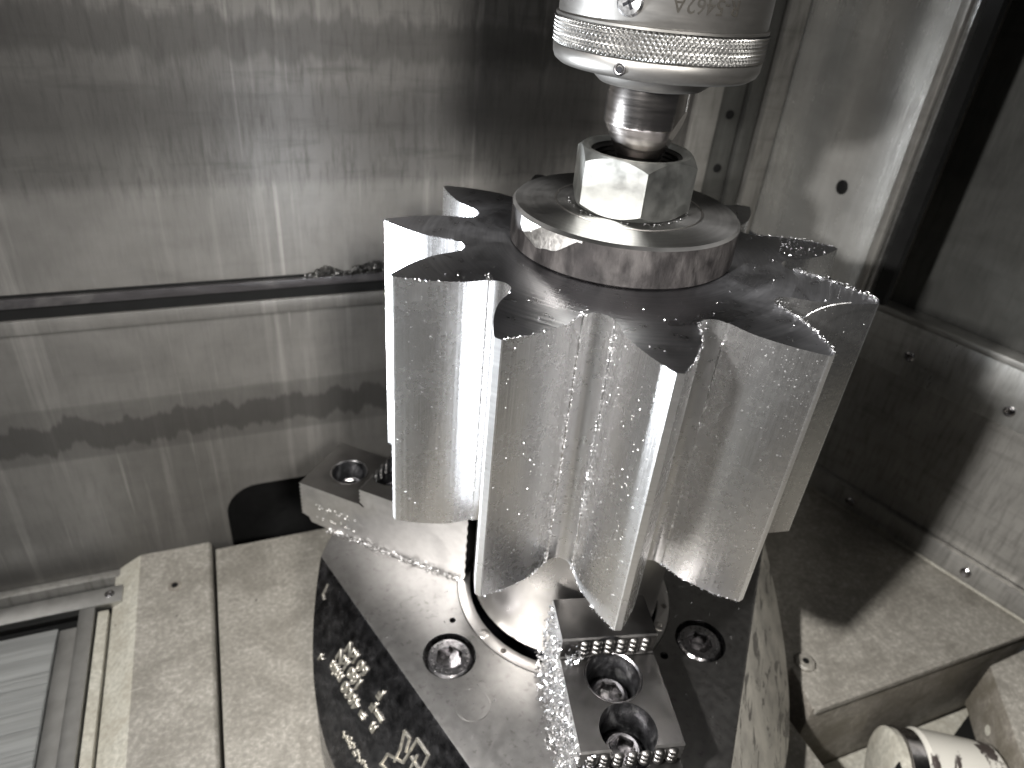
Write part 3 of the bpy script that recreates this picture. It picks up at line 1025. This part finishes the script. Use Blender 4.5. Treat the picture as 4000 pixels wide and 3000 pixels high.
for cx, i, side in ((0.03, 3, 1), (0.0, 5, 1), (0.0, 4, 1), (0.0, 2, 1)):
    for _ in range(26):
        p, nr = flank_point(i, side, abs(rnd.gauss(0, 0.04)))
        pts.append((p.x+rnd.gauss(0, 0.008), p.y+rnd.gauss(0, 0.008), zl(abs(rnd.gauss(0, 0.012)))))
o = link('edge_burrs', shards(pts, 0.0062, 0.35, rnd), 'bright', GEAR, smooth=False)
o['kind'] = 'stuff'
pts = []
for i, side in ((5, -1), (3, 1), (4, -1)):
    for _ in range(60):
        p, nr = flank_point(i, side, rnd.random())
        pts.append((p.x, p.y, zl(ZB-abs(rnd.gauss(0, 0.003)))))
o = link('lower_edge_burrs', shards(pts, 0.0075, 0.35, rnd), 'bright', GEAR, smooth=False)
o['kind'] = 'stuff'
def hair(pts, r, mat, name, parent):
    vs, fs = [], []
    for k, p in enumerate(pts):
        P = Vector(p)
        d = (Vector(pts[min(k+1, len(pts)-1)])-Vector(pts[max(k-1, 0)])).normalized()
        q = d.orthogonal().normalized()
        t = d.cross(q)
        for j in range(5):
            a = 2*pi*j/5
            vs.append(tuple(P+(q*cos(a)+t*sin(a))*r))
    for k in range(len(pts)-1):
        for j in range(5):
            m_ = (j+1) % 5
            fs.append((k*5+j, k*5+m_, (k+1)*5+m_, (k+1)*5+j))
    return link(name, mesh(vs, fs), mat, parent)
p, nr = flank_point(5, 1, 0.45)
hair([(p.x+0.01*k+0.0012*k*k, p.y+0.006*k, zl(0.004+0.013*k-0.0006*k*k)) for k in range(9)], 0.0035, 'bright', 'burr_hair', GEAR)
# loose flakes lying on the top face: denser on the tooth behind the washer
pts = []
for _ in range(150):
    r = rnd.uniform(0.5, 0.97)
    a = rnd.uniform(-2.9, 0.6)
    pts.append((a, r, 0.0))
good = []
def inside(x, y):
    r = hypot(x, y)
    if r < 0.66:
        return True
    a = (atan2(y, x)-PH) % PITCH
    a = min(a, PITCH-a)
    lim = 0
    for (r0, a0), (r1, a1) in zip(FL[:-1], FL[1:]):
        if r0 <= r <= r1:
            lim = radians(a0+(a1-a0)*(r-r0)/(r1-r0))
    return a < lim-0.01
for a, r, _ in pts:
    x, y = r*cos(a), r*sin(a)
    if inside(x, y):
        good.append((x, y, zl(0.002)))
for _ in range(90):
    a = PH+7*PITCH-6.2832+rnd.gauss(-0.02, 0.07)
    r = rnd.gauss(0.82, 0.06)
    x, y = r*cos(a), r*sin(a)
    if inside(x, y):
        good.append((x, y, zl(0.003)))
o = link('loose_flakes', shards(good, 0.0045, 0.4, rnd), 'bright', GEAR, smooth=False)
o['kind'] = 'stuff'

# ================================================================== WASHER, NUT
WT = 0.162
me = lathe_me([(0.455, 0.0), (0.462, 0.006), (0.462, WT-0.012), (0.452, WT-0.0005), (0.20, WT)], 160)
me.materials.append(M['scale'])
me.materials.append(M['washer_top'])
for p in me.polygons:
    if p.normal.z > 0.4:
        p.material_index = 1
o = link('thick_washer', me, None, None, loc=(-0.012, 0.037, 0.0005), sharp=30)
tag(o, 'thick round dark washer plate with scaly edge lying on the gear top', 'washer')
# pale patch that paints in the light falling on the washer edge
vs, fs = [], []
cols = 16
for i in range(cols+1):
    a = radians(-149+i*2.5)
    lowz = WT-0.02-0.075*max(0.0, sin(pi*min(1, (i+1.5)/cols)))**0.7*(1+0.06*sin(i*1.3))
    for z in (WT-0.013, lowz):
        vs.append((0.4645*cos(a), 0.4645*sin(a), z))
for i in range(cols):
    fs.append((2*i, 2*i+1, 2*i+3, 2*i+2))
link('painted_lit_patch', mesh(vs, fs), 'lit_patch', o)
rg = lathe_me([(0.305, 0), (0.305, 0.0015), (0.300, 0.0018), (0.297, 0.0015), (0.297, 0)], 120, False, False)
link('turned_ring_mark', rg, 'ring', o, loc=(0.01, 0.02, WT+0.0003))

def nut():
    Rc, H, z0 = 0.250, 0.226, WT+0.001
    seg = 96
    vs, fs = [], []
    def hexr(a):
        t = (a % (pi/3))-pi/6
        return Rc*cos(pi/6)/cos(t)
    AF = Rc*cos(pi/6)
    def ring(fn):
        k = len(vs)
        for i in range(seg):
            a = 2*pi*i/seg
            r, z = fn(a)
            vs.append((r*cos(a), r*sin(a), z))
        return k
    def cham(a, top):
        # cone chamfer cuts the corners: z where the cone meets the hexagon wall
        d = (hexr(a)-AF*0.985)*0.85
        return (hexr(a), (H-d) if top else d)
    ks = [ring(lambda a: (0.17, 0.0)), ring(lambda a: (AF*0.985, 0.0)), ring(lambda a: cham(a, False)), ring(lambda a: cham(a, True)),
          ring(lambda a: (AF*0.985, H)), ring(lambda a: (0.195, H)), ring(lambda a: (0.18, H-0.015)), ring(lambda a: (0.178, 0.03))]
    for a, c in zip(ks[:-1], ks[1:]):
        for i in range(seg):
            j = (i+1) % seg
            fs.append((a+i, a+j, c+j, c+i))
    me = mesh(vs, fs)
    me.materials.append(M['nut'])
    me.materials.append(M['thread'])
    for p in me.polygons:
        c = p.center/S
        if hypot(c.x, c.y) < 0.183 and c.z > 0.02:
            p.material_index = 1
    o = link('hex_nut', me, None, None, loc=(-0.005, 0.045, z0), rot=(0, 0, radians(-80)), sharp=22)
    tag(o, 'large pale hexagon nut tightened on the washer under the centre tip', 'nut')
    tl = lathe_me([(0.176, 0.02), (0.158, 0.02), (0.158, 0.10), (0.13, 0.105), (0.02, 0.10)], 64, False, True)
    link('stud_end', tl, 'tip_dark', o)
    vs, fs = [], []
    n_, turns = 40, 6
    for k in range(n_*turns+1):
        a = 2*pi*k/n_
        z = H-0.02-0.018*k/n_
        for r, dz in ((0.179, 0.007), (0.166, 0.0), (0.179, -0.007)):
            vs.append((r*cos(a), r*sin(a), z+dz))
    for k in range(n_*turns):
        for j in range(2):
            fs.append((3*k+j, 3*k+j+1, 3*k+j+4, 3*k+j+3))
    link('inner_thread', mesh(vs, fs), 'thread', o)
nut()

# ================================================================== LIVE CENTRE (tailstock point)
def quill():
    t = thing('live_centre', 'grey live centre with knurled band pressing its tip into the nut', 'live centre', (0, 0, 0.30))
    zz = lambda z: z-0.30
    link('body', lathe_me([(0.362, zz(0.846)), (0.364, zz(0.850)), (0.364, zz(1.6))], 128), 'quill', t, sharp=30)
    link('nose_ring', lathe_me([(0.20, zz(0.664)), (0.225, zz(0.668)), (0.235, zz(0.676)), (0.30, zz(0.682)), (0.345, zz(0.688)), (0.362, zz(0.70)), (0.370, zz(0.718)), (0.372, zz(0.745)), (0.370, zz(0.748)), (0.30, zz(0.749))], 128), 'quill', t, sharp=40)
    link('boss', lathe_me([(0.155, zz(0.628)), (0.19, zz(0.634)), (0.21, zz(0.650)), (0.222, zz(0.670))], 96), 'quill', t, sharp=40)
    # knurled band, true diamonds
    nseg, rows = 1056, 44
    z0, z1 = 0.748, 0.838
    vs, fs = [], []
    teeth = 132
    for j in range(rows+1):
        z = z0+(z1-z0)*j/rows
        edge = min(1.0, min(j, rows-j)/3.0)
        for i in range(nseg):
            a = 2*pi*i/nseg
            u = a*teeth/(2*pi)
            k = (z-z0)/(2*pi*0.37/teeth)*0.75
            f = abs(((u+k) % 1.0)-0.5)*2
            g = abs(((u-k) % 1.0)-0.5)*2
            # knurl fades out on the left where the band is worn smooth
            r = 0.3655+0.0075*min(f, g)*2*0.5*edge+0.004*edge
            vs.append((r*cos(a), r*sin(a), zz(z)))
    for j in range(rows):
        for i in range(nseg):
            k = (i+1) % nseg
            fs.append((j*nseg+i, j*nseg+k, (j+1)*nseg+k, (j+1)*nseg+i))
    link('knurled_band', mesh(vs, fs, False), 'knurl', t, smooth=False)
    link('band_shoulder', lathe_me([(0.30, zz(0.838)), (0.3715, zz(0.8385)), (0.3715, zz(0.846)), (0.30, zz(0.8475))], 128, False, False), 'quill', t, sharp=30)
    # tip: cylinder and cone, one side ground flat
    bm = bmesh.new()
    prof = [(0.02, 0.33), (0.085, 0.365), (0.092, 0.385), (0.150, 0.492), (0.152, 0.50), (0.152, 0.64)]
    me = lathe_me([(r, zz(z)) for r, z in prof], 96)
    bm.from_mesh(me)
    a = radians(-18)
    bmesh.ops.bisect_plane(bm, geom=bm.verts[:]+bm.edges[:]+bm.faces[:], plane_co=Vector((0.138*cos(a), 0.138*sin(a), zz(0.52)))*S,
                           plane_no=Vector((cos(a), sin(a), -0.35)).normalized(), clear_outer=True)
    bmesh.ops.holes_fill(bm, edges=[e for e in bm.edges if len(e.link_faces) == 1], sides=0)
    bm.to_mesh(me)
    bm.free()
    me.materials.append(M['tip'])
    me.materials.append(M['tip_dark'])
    for p in me.polygons:
        if p.center.z/S < zz(0.40):
            p.material_index = 1
    link('tip', me, None, t, sharp=18)
    # screws and marking on the housing
    def radial(name, me, az, z, r, mat, parent=t):
        A = radians(az)
        return link(name, me, mat, parent, loc=(r*cos(A), r*sin(A), zz(z)), rot=(0, pi/2, A))
    ph = radial('cross_head_screw', lathe_me([(0.043, -0.01), (0.043, 0.004), (0.036, 0.010), (0.015, 0.012)], 40), -109.4, 0.910, 0.362, 'bolt')
    ph.data.materials[0] = M['bright']
    for k in range(2):
        link('cross_slot', box_me(-0.022, 0.022, -0.005, 0.005, 0.0112, 0.0134, 0.001), 'black', ph, rot=(0, 0, 0.5+k*pi/2))
    ss = radial('set_screw', lathe_me([(0.0205, -0.01), (0.0205, 0.003), (0.016, 0.004), (0.0125, 0.003), (0.011, -0.004)], 32), -109.4, 0.718, 0.370, 'bolt')
    link('socket', lathe_me([(0.0105, 0.0), (0.0105, 0.0032)], 6), 'black', ss)
    me = text_mesh('R-5462A', 0.064, 0.0008)
    Rq = 0.3648
    def f(c):
        A = radians(-71.5)-c.x/Rq*0.98
        return (((Rq+c.z+0.0004)*cos(A)), ((Rq+c.z+0.0004)*sin(A)), zz(0.920)-c.y)
    map_mesh(me, f)
    link('etched_number', me, 'ink', t, smooth=False)
quill()

# ================================================================== SWARF
def stuff(name, me, label, cat='metal chips', mat='bright'):
    o = link(name, me, mat, smooth=False)
    o['kind'] = 'stuff'
    o['label'] = label
    o['category'] = cat
    return o
def jp(az, d, t, z):
    a = radians(az)
    return (d*cos(a)-t*sin(a), d*sin(a)+t*cos(a), z)
rnd = random.Random(21)
pts = []
for _ in range(2600):
    d = rnd.uniform(0.53, 1.62)
    top = -1.54 if d < 0.77 else (-1.65 if d < 1.2 else -1.77)
    h = rnd.betavariate(1.1, 1.0)
    z = -2.045+(top+2.045)*h
    th = 0.012+0.055*(1-h)*rnd.random()
    pts.append(jp(-74, d, -0.219-th*rnd.random(), z))
for _ in range(70):
    pts.append(jp(-74, 0.785+abs(rnd.gauss(0, 0.012)), -0.20+abs(rnd.gauss(0, 0.03)), -1.645+abs(rnd.gauss(0, 0.04))))
for _ in range(60):
    pts.append(jp(-74, 1.21+abs(rnd.gauss(0, 0.012)), -0.21+abs(rnd.gauss(0, 0.03)), -1.755+abs(rnd.gauss(0, 0.035))))
stuff('swarf_heap', shards(pts, 0.0135, 0.4, rnd, 2.5), 'glittering heap of steel chips along the side of the front jaw')
pts = []
for _ in range(420):
    d = rnd.uniform(0.55, 1.42)
    pts.append(jp(166, d, 0.222+abs(rnd.gauss(0, 0.012)), -2.047+abs(rnd.gauss(0, 0.007))))
stuff('swarf_line', shards(pts, 0.008, 0.5, rnd), 'line of fine chips along the foot of the bright-sided jaw', mat='jaw_side')
pts = []
for _ in range(240):
    a = rnd.uniform(-2.95, 0.5)
    r = 0.60+rnd.gauss(0, 0.006) if rnd.random() < 0.35 else rnd.uniform(0.55, 1.25)
    pts.append((r*cos(a), r*sin(a), ZC+0.005))
stuff('scattered_chips', shards([p for p in pts if hypot(p[0], p[1]) > 0.54 and p[0]*cos(radians(-134))+p[1]*sin(radians(-134)) < 1.02 and p[0]*cos(radians(-14))+p[1]*sin(radians(-14)) < 1.02], 0.005, 0.4, rnd),
      'small bright chips scattered over the chuck face')
pts = []
for _ in range(900):
    u = rnd.uniform(-1.12, -0.55)
    hh = 0.075*max(0.12, 1-abs(u+0.98)/0.16) if u < -0.82 else 0.045+0.07*(u+0.82)/0.3
    y = -WN-rnd.uniform(0.003, 0.03)
    z = -0.868+rnd.random()*hh
    pts.append((u*cos(ROOM)-y*sin(ROOM), u*sin(ROOM)+y*cos(ROOM), z))
stuff('rail_swarf', shards(pts, 0.012, 0.4, rnd), 'tangle of dark chips lying on the wall rail beside the gear', mat='dark_chip')
pts = []
for _ in range(60):
    a = rnd.uniform(-pi, 0)
    pts.append((-0.005+(0.235+abs(rnd.gauss(0, 0.006)))*cos(a), 0.045+(0.235+abs(rnd.gauss(0, 0.006)))*sin(a), WT+0.004))
stuff('nut_chips', shards(pts, 0.005, 0.4, rnd), 'fine chips caught round the foot of the nut')
